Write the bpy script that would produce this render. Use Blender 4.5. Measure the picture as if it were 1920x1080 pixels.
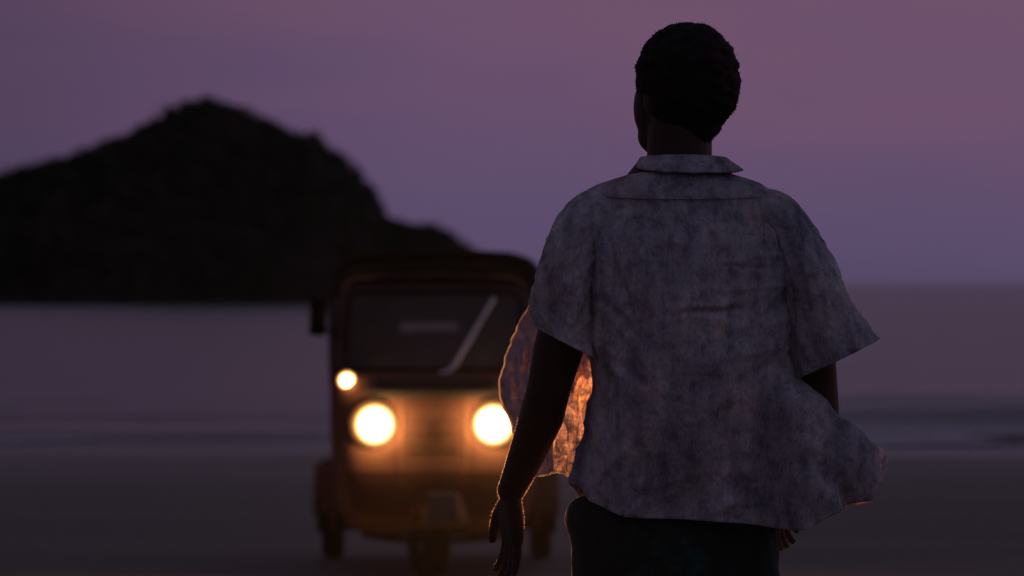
import bpy, bmesh, math, random
from math import sin, cos, pi, sqrt, radians, exp
from mathutils import Vector, Matrix, noise, Euler

random.seed(11)
scene = bpy.context.scene
for o in list(bpy.data.objects):
    bpy.data.objects.remove(o)
COL = scene.collection

# ------------------------------------------------------------------ camera, sky, sun, exposure
CAM_Z = 1.567
cam_data = bpy.data.cameras.new('camera')
cam_data.lens = 150.0
cam_data.sensor_width = 36.0
cam_data.clip_start = 0.1
cam_data.clip_end = 80000.0
cam_data.dof.use_dof = True
cam_data.dof.focus_distance = 7.95
cam_data.dof.aperture_fstop = 5.6
cam = bpy.data.objects.new('camera', cam_data)
COL.objects.link(cam)
cam.location = (0, 0, CAM_Z)
cam.rotation_euler = (radians(90 - 0.0716), 0, 0)
scene.camera = cam

SUN_EL, SUN_AZ = radians(1.0), radians(62)     # the last glow, ahead and to the right
world = bpy.data.worlds.new('World')
scene.world = world
world.use_nodes = True
nt = world.node_tree
nt.nodes.clear()
out = nt.nodes.new('ShaderNodeOutputWorld')
sky = nt.nodes.new('ShaderNodeTexSky')
sky.sky_type = 'NISHITA'
sky.sun_disc = False
sky.sun_elevation = SUN_EL
sky.sun_rotation = SUN_AZ
sky.air_density = 1.6
sky.dust_density = 2.5
sky.ozone_density = 4.0
bg1 = nt.nodes.new('ShaderNodeBackground')
bg1.inputs['Strength'].default_value = 0.05
nt.links.new(sky.outputs[0], bg1.inputs['Color'])
tc = nt.nodes.new('ShaderNodeTexCoord')
sep = nt.nodes.new('ShaderNodeSeparateXYZ')
nt.links.new(tc.outputs['Generated'], sep.inputs[0])
mx = nt.nodes.new('ShaderNodeMath'); mx.operation = 'MAXIMUM'; mx.inputs[1].default_value = 0
nt.links.new(sep.outputs['Z'], mx.inputs[0])
sq = nt.nodes.new('ShaderNodeMath'); sq.operation = 'SQRT'
nt.links.new(mx.outputs[0], sq.inputs[0])
mapn = nt.nodes.new('ShaderNodeMapping')
mapn.inputs['Scale'].default_value = (9, 9, 42)
nt.links.new(tc.outputs['Generated'], mapn.inputs[0])
cn = nt.nodes.new('ShaderNodeTexNoise')
cn.inputs['Scale'].default_value = 1.0
cn.inputs['Detail'].default_value = 4
cn.inputs['Roughness'].default_value = 0.5
nt.links.new(mapn.outputs[0], cn.inputs['Vector'])
ca = nt.nodes.new('ShaderNodeMath'); ca.operation = 'MULTIPLY_ADD'
ca.inputs[1].default_value = 0.17; ca.inputs[2].default_value = -0.085
nt.links.new(cn.outputs['Fac'], ca.inputs[0])
xa = nt.nodes.new('ShaderNodeMath'); xa.operation = 'MULTIPLY_ADD'       # warmer towards the sunset side
xa.inputs[1].default_value = 0.26
nt.links.new(sep.outputs['X'], xa.inputs[0]); nt.links.new(ca.outputs[0], xa.inputs[2])
xc = nt.nodes.new('ShaderNodeClamp'); xc.inputs['Min'].default_value = -0.09; xc.inputs['Max'].default_value = 0.09
nt.links.new(xa.outputs[0], xc.inputs['Value'])
ad = nt.nodes.new('ShaderNodeMath'); ad.operation = 'ADD'; ad.use_clamp = True
nt.links.new(sq.outputs[0], ad.inputs[0]); nt.links.new(xc.outputs[0], ad.inputs[1])
rp = nt.nodes.new('ShaderNodeValToRGB')
els = rp.color_ramp.elements
SKY = [(0.0, (0.090, 0.067, 0.138)), (0.12, (0.112, 0.078, 0.158)), (0.19, (0.128, 0.079, 0.160)),
       (0.25, (0.158, 0.086, 0.158)), (0.32, (0.172, 0.091, 0.157)), (0.50, (0.125, 0.102, 0.160)), (1.0, (0.080, 0.082, 0.130))]
while len(els) < len(SKY):
    els.new(0.5)
for e, (p, c) in zip(els, SKY):
    e.position = p; e.color = (*c, 1)
nt.links.new(ad.outputs[0], rp.inputs[0])
bg2 = nt.nodes.new('ShaderNodeBackground')
bg2.inputs['Strength'].default_value = 0.95
dk = nt.nodes.new('ShaderNodeMapRange'); dk.interpolation_type = 'SMOOTHSTEP'       # dimmer at the left: lens vignetting put into the sky colour
for k_, v_ in (('From Min', -0.16), ('From Max', 0.0), ('To Min', 0.66), ('To Max', 1.0)): dk.inputs[k_].default_value = v_
nt.links.new(sep.outputs['X'], dk.inputs['Value'])
vm = nt.nodes.new('ShaderNodeVectorMath'); vm.operation = 'SCALE'
nt.links.new(rp.outputs[0], vm.inputs[0]); nt.links.new(dk.outputs[0], vm.inputs['Scale'])
nt.links.new(vm.outputs[0], bg2.inputs['Color'])
tint = nt.nodes.new('ShaderNodeMix'); tint.data_type = 'RGBA'; tint.blend_type = 'MULTIPLY'
tint.inputs['Factor'].default_value = 1.0
nt.links.new(sky.outputs[0], tint.inputs['A'])
tint.inputs['B'].default_value = (0.10, 0.06, 0.12, 1)
nt.links.new(tint.outputs['Result'], bg1.inputs['Color'])
adds = nt.nodes.new('ShaderNodeAddShader')
nt.links.new(bg1.outputs[0], adds.inputs[0]); nt.links.new(bg2.outputs[0], adds.inputs[1])
nt.links.new(adds.outputs[0], out.inputs[0])

sun_d = bpy.data.lights.new('sun', 'SUN')
sun_d.energy = 0.06
sun_d.angle = radians(25)
sun_d.color = (1.0, 0.62, 0.62)
sun = bpy.data.objects.new('sun', sun_d)
COL.objects.link(sun)
sdir = Vector((sin(SUN_AZ) * cos(radians(12)), cos(SUN_AZ) * cos(radians(12)), sin(radians(12))))
sun.rotation_euler = sdir.to_track_quat('Z', 'Y').to_euler()
sun.location = (20, 10, 30)

vs = scene.view_settings
vs.view_transform = 'Standard'; vs.look = 'None'; vs.gamma = 1; vs.exposure = 0
vs.use_curve_mapping = False

# ------------------------------------------------------------------ helpers
def new_mat(name):
    m = bpy.data.materials.new(name)
    m.use_nodes = True
    return m, m.node_tree, m.node_tree.nodes['Principled BSDF']

def add_noise(nt, scale, detail=4, rough=0.55, vec=None, mscale=None):
    n = nt.nodes.new('ShaderNodeTexNoise')
    n.inputs['Scale'].default_value = scale
    n.inputs['Detail'].default_value = detail
    n.inputs['Roughness'].default_value = rough
    t = nt.nodes.new('ShaderNodeTexCoord')
    src = t.outputs['Object']
    if mscale:
        mp = nt.nodes.new('ShaderNodeMapping'); mp.inputs['Scale'].default_value = mscale
        nt.links.new(src, mp.inputs[0]); src = mp.outputs[0]
    nt.links.new(src, n.inputs['Vector'])
    return n

def ramp(nt, src, stops):
    r = nt.nodes.new('ShaderNodeValToRGB')
    e = r.color_ramp.elements
    while len(e) < len(stops): e.new(0.5)
    for el, (p, c) in zip(e, stops):
        el.position = p; el.color = (*c, 1)
    nt.links.new(src, r.inputs[0])
    return r

def mixc(nt, fac, a, b, mode='MIX'):
    m = nt.nodes.new('ShaderNodeMix'); m.data_type = 'RGBA'; m.blend_type = mode
    for key, v in (('Factor', fac), ('A', a), ('B', b)):
        if hasattr(v, 'links'): nt.links.new(v, m.inputs[key])
        elif key == 'Factor': m.inputs[key].default_value = v
        else: m.inputs[key].default_value = (*v, 1)
    return m.outputs['Result']

def bump(nt, bsdf, src, strength=0.3, dist=0.01):
    b = nt.nodes.new('ShaderNodeBump')
    b.inputs['Strength'].default_value = strength; b.inputs['Distance'].default_value = dist
    nt.links.new(src, b.inputs['Height'])
    nt.links.new(b.outputs[0], bsdf.inputs['Normal'])
    return b

def simple(name, c1, c2=None, rough=0.5, metal=0.0, scale=12, bmp=0.1, spec=0.5, coat=0.0):
    m, nt, b = new_mat(name)
    n = add_noise(nt, scale, 5, 0.6)
    r = ramp(nt, n.outputs['Fac'], [(0.35, c1), (0.7, c2 or tuple(x * 0.75 for x in c1))])
    nt.links.new(r.outputs[0], b.inputs['Base Color'])
    b.inputs['Roughness'].default_value = rough
    b.inputs['Metallic'].default_value = metal
    b.inputs['Specular IOR Level'].default_value = spec
    b.inputs['Coat Weight'].default_value = coat
    if bmp: bump(nt, b, n.outputs['Fac'], bmp, 0.004)
    return m

def link_mesh(name, bm, mat, parent=None, smooth=True, offset=None):
    me = bpy.data.meshes.new(name)
    bmesh.ops.recalc_face_normals(bm, faces=bm.faces)
    bm.to_mesh(me); bm.free()
    if offset is not None: me.transform(Matrix.Translation(-Vector(offset)))
    if smooth:
        for p in me.polygons: p.use_smooth = True
    me.materials.append(mat)
    o = bpy.data.objects.new(name, me)
    COL.objects.link(o)
    if parent: o.parent = parent
    return o

def finish_sharp(o, ang=35):
    me = o.data
    me.set_sharp_from_angle(angle=radians(ang))

def empty(name, loc, label, cat, group=None, rz=0):
    o = bpy.data.objects.new(name, None)
    COL.objects.link(o)
    o.location = loc; o.rotation_euler = (0, 0, rz)
    o['label'] = label; o['category'] = cat
    if group: o['group'] = group
    return o

def tube(bm, pts, radii, n=12, cap=True, flat=None, up=None):
    """tapered round tube with domed ends; flat=(a,b) scales the section along its two axes"""
    pts = [Vector(p) for p in pts]
    rings = []
    N = len(pts)
    def frame(i):
        if i == 0: d = pts[1] - pts[0]
        elif i == N - 1: d = pts[-1] - pts[-2]
        else: d = (pts[i + 1] - pts[i]).normalized() + (pts[i] - pts[i - 1]).normalized()
        d.normalize()
        u = Vector(up) if up else (Vector((0, 1, 0)) if abs(d.y) < 0.9 else Vector((1, 0, 0)))
        a = d.cross(u).normalized(); b = a.cross(d).normalized()
        return d, a, b
    fa, fb = flat or (1, 1)
    def ring(c, a, b, r):
        return [bm.verts.new(c + a * (cos(2 * pi * k / n) * r * fa) + b * (sin(2 * pi * k / n) * r * fb)) for k in range(n)]
    if cap:
        d, a, b = frame(0)
        for t in (75, 45, 20):
            rings.append(ring(pts[0] - d * radii[0] * sin(radians(t)), a, b, radii[0] * cos(radians(t))))
    for i in range(N):
        d, a, b = frame(i)
        rings.append(ring(pts[i], a, b, radii[i]))
    if cap:
        d, a, b = frame(N - 1)
        for t in (20, 45, 75):
            rings.append(ring(pts[-1] + d * radii[-1] * sin(radians(t)), a, b, radii[-1] * cos(radians(t))))
    for r0, r1 in zip(rings, rings[1:]):
        for k in range(n):
            bm.faces.new((r0[k], r0[(k + 1) % n], r1[(k + 1) % n], r1[k]))
    if True:
        bm.faces.new(rings[0][::-1]); bm.faces.new(rings[-1])

def ellipsoid(bm, c, r, rot=None, sub=3):
    M = Matrix.Translation(Vector(c)) @ (rot.to_4x4() if rot else Matrix.Identity(4)) @ Matrix.Diagonal((*r, 1))
    bmesh.ops.create_icosphere(bm, subdivisions=sub, radius=1, matrix=M)

def box(bm, lo, hi, bev=0.0, M=None):
    c = [(a + b) / 2 for a, b in zip(lo, hi)]; s = [b - a for a, b in zip(lo, hi)]
    m = Matrix.Translation(c) @ Matrix.Diagonal((*s, 1))
    if M is not None: m = M @ m
    g = bmesh.ops.create_cube(bm, size=1, matrix=m)
    if bev:
        es = list({e for v in g['verts'] for e in v.link_edges})
        bmesh.ops.bevel(bm, geom=es, offset=bev, segments=2, affect='EDGES', profile=0.5)

def grid(bm, f, nu, nv, wrap=False):
    vs_ = [[bm.verts.new(f(i / (nu if wrap else nu - 1), j / (nv - 1))) for i in range(nu)] for j in range(nv)]
    for j in range(nv - 1):
        for i in range(nu if wrap else nu - 1):
            k = (i + 1) % nu
            bm.faces.new((vs_[j][i], vs_[j][k], vs_[j + 1][k], vs_[j + 1][i]))
    return vs_

def bake(o, *mods):
    """apply modifiers through the depsgraph"""
    for typ, props in mods:
        m = o.modifiers.new(typ.lower(), typ)
        for k, v in props.items(): setattr(m, k, v)
    dg = bpy.context.evaluated_depsgraph_get()
    me = bpy.data.meshes.new_from_object(o.evaluated_get(dg))
    o.modifiers.clear()
    old = o.data; o.data = me
    bpy.data.meshes.remove(old); me.name = o.name
    for p in me.polygons: p.use_smooth = True
    return o

def solidify(o, th):
    m = o.modifiers.new('solidify', 'SOLIDIFY'); m.thickness = th; m.offset = 0

def cr(pts, t):
    """Catmull-Rom through (key, tuple) rows at key t"""
    n = len(pts)
    if t <= pts[0][0]: return pts[0][1]
    if t >= pts[-1][0]: return pts[-1][1]
    for i in range(n - 1):
        if pts[i][0] <= t <= pts[i + 1][0]: break
    k = (t - pts[i][0]) / (pts[i + 1][0] - pts[i][0])
    p1, p2 = pts[i][1], pts[i + 1][1]
    p0 = pts[i - 1][1] if i > 0 else p1
    p3 = pts[i + 2][1] if i + 2 < n else p2
    return tuple(0.5 * (2 * b + (c - a) * k + (2 * a - 5 * b + 4 * c - d) * k * k + (3 * b - a - 3 * c + d) * k ** 3)
                 for a, b, c, d in zip(p0, p1, p2, p3))

def sstep(a, b, x):
    t = max(0.0, min(1.0, (x - a) / (b - a)))
    return t * t * (3 - 2 * t)

def nz(x, y, z=0.0): return noise.noise(Vector((x, y, z)))

# ------------------------------------------------------------------ materials
# sand
M_sand, nt, b = new_mat('wet_sand')
n1 = add_noise(nt, 1.0, 6, 0.6, mscale=(0.10, 0.42, 1))
n2 = add_noise(nt, 7.0, 5, 0.6)
n3 = add_noise(nt, 140.0, 2, 0.6)
r1 = ramp(nt, n1.outputs['Fac'], [(0.36, (0.060, 0.050, 0.042)), (0.48, (0.125, 0.106, 0.088)), (0.62, (0.205, 0.176, 0.150))])
c = mixc(nt, 0.25, r1.outputs[0], ramp(nt, n2.outputs['Fac'], [(0.3, (0.08, 0.06, 0.055)), (0.7, (0.24, 0.19, 0.17))]).outputs[0])
nt.links.new(c, b.inputs['Base Color'])
rr = ramp(nt, n1.outputs['Fac'], [(0.38, (0.60,) * 3), (0.6, (0.92,) * 3)])
tcs = nt.nodes.new('ShaderNodeTexCoord'); sps = nt.nodes.new('ShaderNodeSeparateXYZ')
nt.links.new(tcs.outputs['Object'], sps.inputs[0])
wet = nt.nodes.new('ShaderNodeMapRange'); wet.inputs['From Min'].default_value = 30; wet.inputs['From Max'].default_value = 46      # wetter towards the water
wet.inputs['To Min'].default_value = 0.0; wet.inputs['To Max'].default_value = 0.34
nt.links.new(sps.outputs['Y'], wet.inputs['Value'])
rs = nt.nodes.new('ShaderNodeMath'); rs.operation = 'SUBTRACT'; rs.use_clamp = True
nt.links.new(rr.outputs[0], rs.inputs[0]); nt.links.new(wet.outputs[0], rs.inputs[1])
nt.links.new(rs.outputs[0], b.inputs['Roughness'])
b.inputs['Specular IOR Level'].default_value = 0.35
hm = nt.nodes.new('ShaderNodeMath'); hm.operation = 'MULTIPLY_ADD'; hm.inputs[1].default_value = 0.25
nt.links.new(n3.outputs['Fac'], hm.inputs[0]); nt.links.new(n2.outputs['Fac'], hm.inputs[2])
bump(nt, b, hm.outputs[0], 0.5, 0.03)

# sea
M_sea, nt, b = new_mat('sea_water')
b.inputs['Base Color'].default_value = (0.060, 0.060, 0.072, 1)
b.inputs['Roughness'].default_value = 0.22
b.inputs['IOR'].default_value = 1.33
n1 = add_noise(nt, 1.0, 6, 0.65, mscale=(0.35, 1.0, 1))
n2 = add_noise(nt, 1.0, 4, 0.6, mscale=(2.2, 5.0, 1))
hm = nt.nodes.new('ShaderNodeMath'); hm.operation = 'MULTIPLY_ADD'; hm.inputs[1].default_value = 0.3
nt.links.new(n2.outputs['Fac'], hm.inputs[0]); nt.links.new(n1.outputs['Fac'], hm.inputs[2])
bump(nt, b, hm.outputs[0], 0.5, 0.35)

M_foam = simple('sea_foam', (0.50, 0.49, 0.52), (0.36, 0.35, 0.38), rough=0.9, scale=6, bmp=0.5)

# headland
M_rock, nt, b = new_mat('scrubby_headland')
n1 = add_noise(nt, 0.55, 7, 0.65)
n2 = add_noise(nt, 0.12, 4, 0.6)
r1 = ramp(nt, n1.outputs['Fac'], [(0.4, (0.020, 0.018, 0.014)), (0.62, (0.050, 0.040, 0.032)), (0.75, (0.095, 0.068, 0.052))])
nt.links.new(mixc(nt, n2.outputs['Fac'], r1.outputs[0], (0.020, 0.022, 0.014)), b.inputs['Base Color'])
b.inputs['Roughness'].default_value = 0.95
b.inputs['Specular IOR Level'].default_value = 0.1
bump(nt, b, n1.outputs['Fac'], 0.8, 0.6)
M_scrub = simple('dark_scrub_leaves', (0.020, 0.026, 0.014), (0.038, 0.040, 0.022), rough=0.9, scale=0.8, bmp=0, spec=0.1)

# person
M_skin, nt, b = new_mat('brown_skin')
n1 = add_noise(nt, 24, 5, 0.6)
nt.links.new(ramp(nt, n1.outputs['Fac'], [(0.3, (0.028, 0.0125, 0.0085)), (0.7, (0.044, 0.020, 0.014))]).outputs[0], b.inputs['Base Color'])
b.inputs['Roughness'].default_value = 0.55
b.inputs['Specular IOR Level'].default_value = 0.22
b.inputs['Sheen Weight'].default_value = 0.08
bump(nt, b, add_noise(nt, 320, 3, 0.6).outputs['Fac'], 0.25, 0.001)
M_hair = simple('black_hair', (0.006, 0.005, 0.005), (0.010, 0.008, 0.008), rough=0.75, scale=200, bmp=0.6, spec=0.2)

M_shirt = bpy.data.materials.new('faded_print_cotton'); M_shirt.use_nodes = True
nt = M_shirt.node_tree; nt.nodes.clear()
o_ = nt.nodes.new('ShaderNodeOutputMaterial')
na = add_noise(nt, 8, 4, 0.60, mscale=(1, 1, 0.7))
nb = add_noise(nt, 13, 6, 0.65, mscale=(2.2, 1, 0.28))
ncn = add_noise(nt, 38, 4, 0.65)
nd = add_noise(nt, 6, 3, 0.5, mscale=(1.2, 1, 0.5))
c1 = ramp(nt, na.outputs['Fac'], [(0.32, (0.19, 0.22, 0.31)), (0.44, (0.37, 0.40, 0.48)), (0.55, (0.48, 0.50, 0.54)), (0.68, (0.40, 0.31, 0.32))])
c2 = ramp(nt, nb.outputs['Fac'], [(0.34, (0.19, 0.20, 0.25)), (0.50, (0.43, 0.44, 0.49)), (0.66, (0.66, 0.65, 0.67))])
cc = mixc(nt, 0.5, c1.outputs[0], c2.outputs[0])
cc = mixc(nt, 0.55, cc, ramp(nt, nd.outputs['Fac'], [(0.36, (0.55, 0.52, 0.58)), (0.60, (1.2, 1.2, 1.2))]).outputs[0], 'MULTIPLY')
sp = ramp(nt, ncn.outputs['Fac'], [(0.36, (0.50, 0.50, 0.55)), (0.50, (1, 1, 1)), (0.7, (1.2, 1.16, 1.12))])
cc = mixc(nt, 0.7, cc, sp.outputs[0], 'MULTIPLY')
wv = add_noise(nt, 260, 2, 0.6, mscale=(1, 1, 0.45))
cc = mixc(nt, 0.5, cc, ramp(nt, wv.outputs['Fac'], [(0.36, (0.55, 0.55, 0.56)), (0.62, (1.15, 1.15, 1.15))]).outputs[0], 'MULTIPLY')
cc = mixc(nt, 1.0, cc, (1.24, 1.22, 1.16), 'MULTIPLY')
df = nt.nodes.new('ShaderNodeBsdfDiffuse'); nt.links.new(cc, df.inputs['Color'])
tr = nt.nodes.new('ShaderNodeBsdfTranslucent')
gm = nt.nodes.new('ShaderNodeGamma'); gm.inputs['Gamma'].default_value = 1.9        # light passing through picks out the print
nt.links.new(mixc(nt, 0.8, cc, ramp(nt, add_noise(nt, 34, 4, 0.7).outputs['Fac'], [(0.38, (0.35, 0.33, 0.33)), (0.62, (1.7, 1.7, 1.7))]).outputs[0], 'MULTIPLY'), gm.inputs['Color'])
nt.links.new(mixc(nt, 1.0, gm.outputs[0], (1.45, 0.92, 0.66), 'MULTIPLY'), tr.inputs['Color'])
bmpn = nt.nodes.new('ShaderNodeBump'); bmpn.inputs['Strength'].default_value = 0.9; bmpn.inputs['Distance'].default_value = 0.007
crk = add_noise(nt, 30, 5, 0.6, mscale=(1, 1, 0.35))
hm = nt.nodes.new('ShaderNodeMath'); hm.operation = 'MULTIPLY_ADD'; hm.inputs[1].default_value = 0.25
nt.links.new(wv.outputs['Fac'], hm.inputs[0]); nt.links.new(crk.outputs['Fac'], hm.inputs[2])
nt.links.new(hm.outputs[0], bmpn.inputs['Height']); nt.links.new(bmpn.outputs[0], df.inputs['Normal'])
ms = nt.nodes.new('ShaderNodeMixShader'); ms.inputs[0].default_value = 0.30
nt.links.new(df.outputs[0], ms.inputs[1]); nt.links.new(tr.outputs[0], ms.inputs[2])
nt.links.new(ms.outputs[0], o_.inputs[0])

M_seam = simple('dark_seam_thread', (0.20, 0.20, 0.25), rough=0.9, bmp=0, spec=0.05)
M_edge = bpy.data.materials.new('rim_lit_cotton_edge'); M_edge.use_nodes = True  # rim light put into the cloth: paler and more translucent than the shirt
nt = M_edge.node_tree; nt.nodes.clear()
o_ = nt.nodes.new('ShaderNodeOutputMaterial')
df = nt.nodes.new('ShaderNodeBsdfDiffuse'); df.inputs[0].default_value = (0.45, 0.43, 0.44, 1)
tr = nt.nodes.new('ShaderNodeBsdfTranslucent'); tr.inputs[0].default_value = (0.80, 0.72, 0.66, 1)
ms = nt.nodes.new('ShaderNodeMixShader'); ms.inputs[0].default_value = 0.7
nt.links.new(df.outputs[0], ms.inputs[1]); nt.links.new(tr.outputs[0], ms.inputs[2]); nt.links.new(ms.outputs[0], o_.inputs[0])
M_dimmer = bpy.data.materials.new('grey_dimming_cloth'); M_dimmer.use_nodes = True  # for the added layer that keeps the free edge grey, not glowing
nt = M_dimmer.node_tree; nt.nodes.clear()
o_ = nt.nodes.new('ShaderNodeOutputMaterial')
fn = add_noise(nt, 60, 4, 0.6, mscale=(1, 1, 0.4))
fr_ = ramp(nt, fn.outputs['Fac'], [(0.3, (0.40, 0.38, 0.42)), (0.7, (0.58, 0.56, 0.60))])
df = nt.nodes.new('ShaderNodeBsdfDiffuse'); nt.links.new(fr_.outputs[0], df.inputs['Color'])
tr = nt.nodes.new('ShaderNodeBsdfTranslucent'); tr.inputs[0].default_value = (0.40, 0.33, 0.30, 1)
ms = nt.nodes.new('ShaderNodeMixShader'); ms.inputs[0].default_value = 0.25
nt.links.new(df.outputs[0], ms.inputs[1]); nt.links.new(tr.outputs[0], ms.inputs[2]); nt.links.new(ms.outputs[0], o_.inputs[0])
M_fuzz = bpy.data.materials.new('rim_light_hair'); M_fuzz.use_nodes = True  # translucent hair, there to glow as a rim along the forearm
nt = M_fuzz.node_tree; nt.nodes.clear()
o_ = nt.nodes.new('ShaderNodeOutputMaterial')
df = nt.nodes.new('ShaderNodeBsdfDiffuse'); df.inputs[0].default_value = (0.08, 0.05, 0.035, 1)
tr = nt.nodes.new('ShaderNodeBsdfTranslucent'); tr.inputs[0].default_value = (0.55, 0.42, 0.32, 1)
ms = nt.nodes.new('ShaderNodeMixShader'); ms.inputs[0].default_value = 0.6
nt.links.new(df.outputs[0], ms.inputs[1]); nt.links.new(tr.outputs[0], ms.inputs[2]); nt.links.new(ms.outputs[0], o_.inputs[0])

M_trousers, nt, b = new_mat('dark_green_trouser_cloth')
n1 = add_noise(nt, 7, 4, 0.6)
r1 = ramp(nt, n1.outputs['Fac'], [(0.35, (0.010, 0.016, 0.014)), (0.60, (0.014, 0.030, 0.026)), (0.70, (0.010, 0.075, 0.070))])
nt.links.new(r1.outputs[0], b.inputs['Base Color'])
b.inputs['Roughness'].default_value = 0.9
b.inputs['Specular IOR Level'].default_value = 0.15
b.inputs['Sheen Weight'].default_value = 0.1
bump(nt, b, add_noise(nt, 40, 5, 0.6).outputs['Fac'], 0.5, 0.006)
M_leather = simple('brown_sandal_leather', (0.07, 0.04, 0.025), rough=0.7)
M_eye = simple('eye_white', (0.7, 0.68, 0.64), rough=0.15, bmp=0)

# rickshaw
M_red = simple('dark_red_paint', (0.135, 0.060, 0.042), (0.105, 0.047, 0.033), rough=0.75, scale=5, bmp=0.03, spec=0.15)
M_maroon = simple('deep_maroon_paint', (0.050, 0.013, 0.011), (0.036, 0.010, 0.009), rough=0.5, scale=5, bmp=0.03)
M_black = simple('black_rubber', (0.010, 0.0095, 0.0095), (0.016, 0.015, 0.014), rough=0.95, scale=30, spec=0.06)
M_grille = simple('dark_brown_plastic', (0.024, 0.018, 0.013), (0.017, 0.013, 0.010), rough=0.95, scale=6, spec=0.05)  # darker than the cowl around it
M_guard = simple('dark_mudguard_paint', (0.012, 0.006, 0.005), (0.017, 0.010, 0.008), rough=1.0, scale=16, spec=0.0)  # near-black base colour with slight random variation
M_mirror = simple('matt_black_mirror_shell', (0.005, 0.005, 0.005), (0.007, 0.007, 0.006), rough=1.0, spec=0.0)
M_falloff = simple('glow_falloff_maroon', (0.062, 0.024, 0.017), (0.046, 0.018, 0.013), rough=0.85, scale=5, bmp=0.03, spec=0.1)  # darker copy of the cowl paint, for the glow's falloff
M_vent = simple('dusty_grey_vent_panel', (0.075, 0.062, 0.060), (0.055, 0.046, 0.045), rough=0.9, scale=9, spec=0.1)
M_vinyl = simple('black_vinyl_canopy', (0.008, 0.0075, 0.008), (0.012, 0.011, 0.012), rough=0.9, scale=14, bmp=0.25, spec=0.08)
M_piping = simple('faded_pink_piping', (0.095, 0.070, 0.074), rough=0.9, spec=0.05)
M_grey = simple('dusty_grey_plastic', (0.20, 0.17, 0.17), (0.14, 0.118, 0.118), rough=0.6, scale=9)
M_metal = simple('worn_steel', (0.55, 0.54, 0.55), (0.40, 0.38, 0.38), rough=0.35, metal=0.8, scale=20)
M_wiper = simple('pale_grey_wiper_paint', (0.78, 0.75, 0.78), rough=0.45)
M_plate = simple('pale_blue_plate', (0.045, 0.048, 0.072), (0.032, 0.034, 0.050), rough=0.9, scale=18, spec=0.05)
M_strip = simple('pale_pink_reflector', (0.13, 0.075, 0.078), rough=0.9, spec=0.0)
M_redstrip = simple('dull_red_reflector', (0.05, 0.009, 0.010), rough=0.9, spec=0.0)
M_seat = simple('dark_brown_seat_vinyl', (0.035, 0.022, 0.018), rough=0.5)
M_lining = simple('dark_cabin_lining', (0.022, 0.018, 0.017), rough=0.95, spec=0.05)
M_bezel = simple('glow_tinted_lamp_ring', (0.22, 0.115, 0.070), (0.17, 0.085, 0.050), rough=0.9, scale=20, spec=0.1)  # warm colour stands in for the lamp's halo on the ring
M_chrome = simple('headlight_reflector_chrome', (0.75, 0.72, 0.68), rough=0.2, metal=1.0, bmp=0)
M_glass = bpy.data.materials.new('windscreen_glass'); M_glass.use_nodes = True
nt = M_glass.node_tree; nt.nodes.clear()
o_ = nt.nodes.new('ShaderNodeOutputMaterial')
tp = nt.nodes.new('ShaderNodeBsdfTransparent'); tp.inputs[0].default_value = (0.72, 0.72, 0.70, 1)
gl = nt.nodes.new('ShaderNodeBsdfGlossy'); gl.inputs['Roughness'].default_value = 0.08
dd = nt.nodes.new('ShaderNodeBsdfDiffuse'); dd.inputs[0].default_value = (0.35, 0.25, 0.20, 1)     # dust film, its colour warmed to imitate the headlights' veil
fr = nt.nodes.new('ShaderNodeFresnel'); fr.inputs[0].default_value = 1.5
m1 = nt.nodes.new('ShaderNodeMixShader'); nt.links.new(fr.outputs[0], m1.inputs[0])
nt.links.new(tp.outputs[0], m1.inputs[1]); nt.links.new(gl.outputs[0], m1.inputs[2])
m2 = nt.nodes.new('ShaderNodeMixShader')
dn = add_noise(nt, 6, 5, 0.6)
dr = ramp(nt, dn.outputs['Fac'], [(0.3, (0.08,) * 3), (0.75, (0.19,) * 3)])
nt.links.new(dr.outputs[0], m2.inputs[0])
nt.links.new(m1.outputs[0], m2.inputs[1]); nt.links.new(dd.outputs[0], m2.inputs[2])
nt.links.new(m2.outputs[0], o_.inputs[0])

M_tint = bpy.data.materials.new('cloudy_window_vinyl'); M_tint.use_nodes = True
nt = M_tint.node_tree; nt.nodes.clear()
o_ = nt.nodes.new('ShaderNodeOutputMaterial')
tp = nt.nodes.new('ShaderNodeBsdfTransparent'); tp.inputs[0].default_value = (0.80, 0.80, 0.78, 1)
dd = nt.nodes.new('ShaderNodeBsdfDiffuse'); dd.inputs[0].default_value = (0.2, 0.19, 0.18, 1)
m2 = nt.nodes.new('ShaderNodeMixShader'); m2.inputs[0].default_value = 0.15
nt.links.new(tp.outputs[0], m2.inputs[1]); nt.links.new(dd.outputs[0], m2.inputs[2]); nt.links.new(m2.outputs[0], o_.inputs[0])

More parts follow.
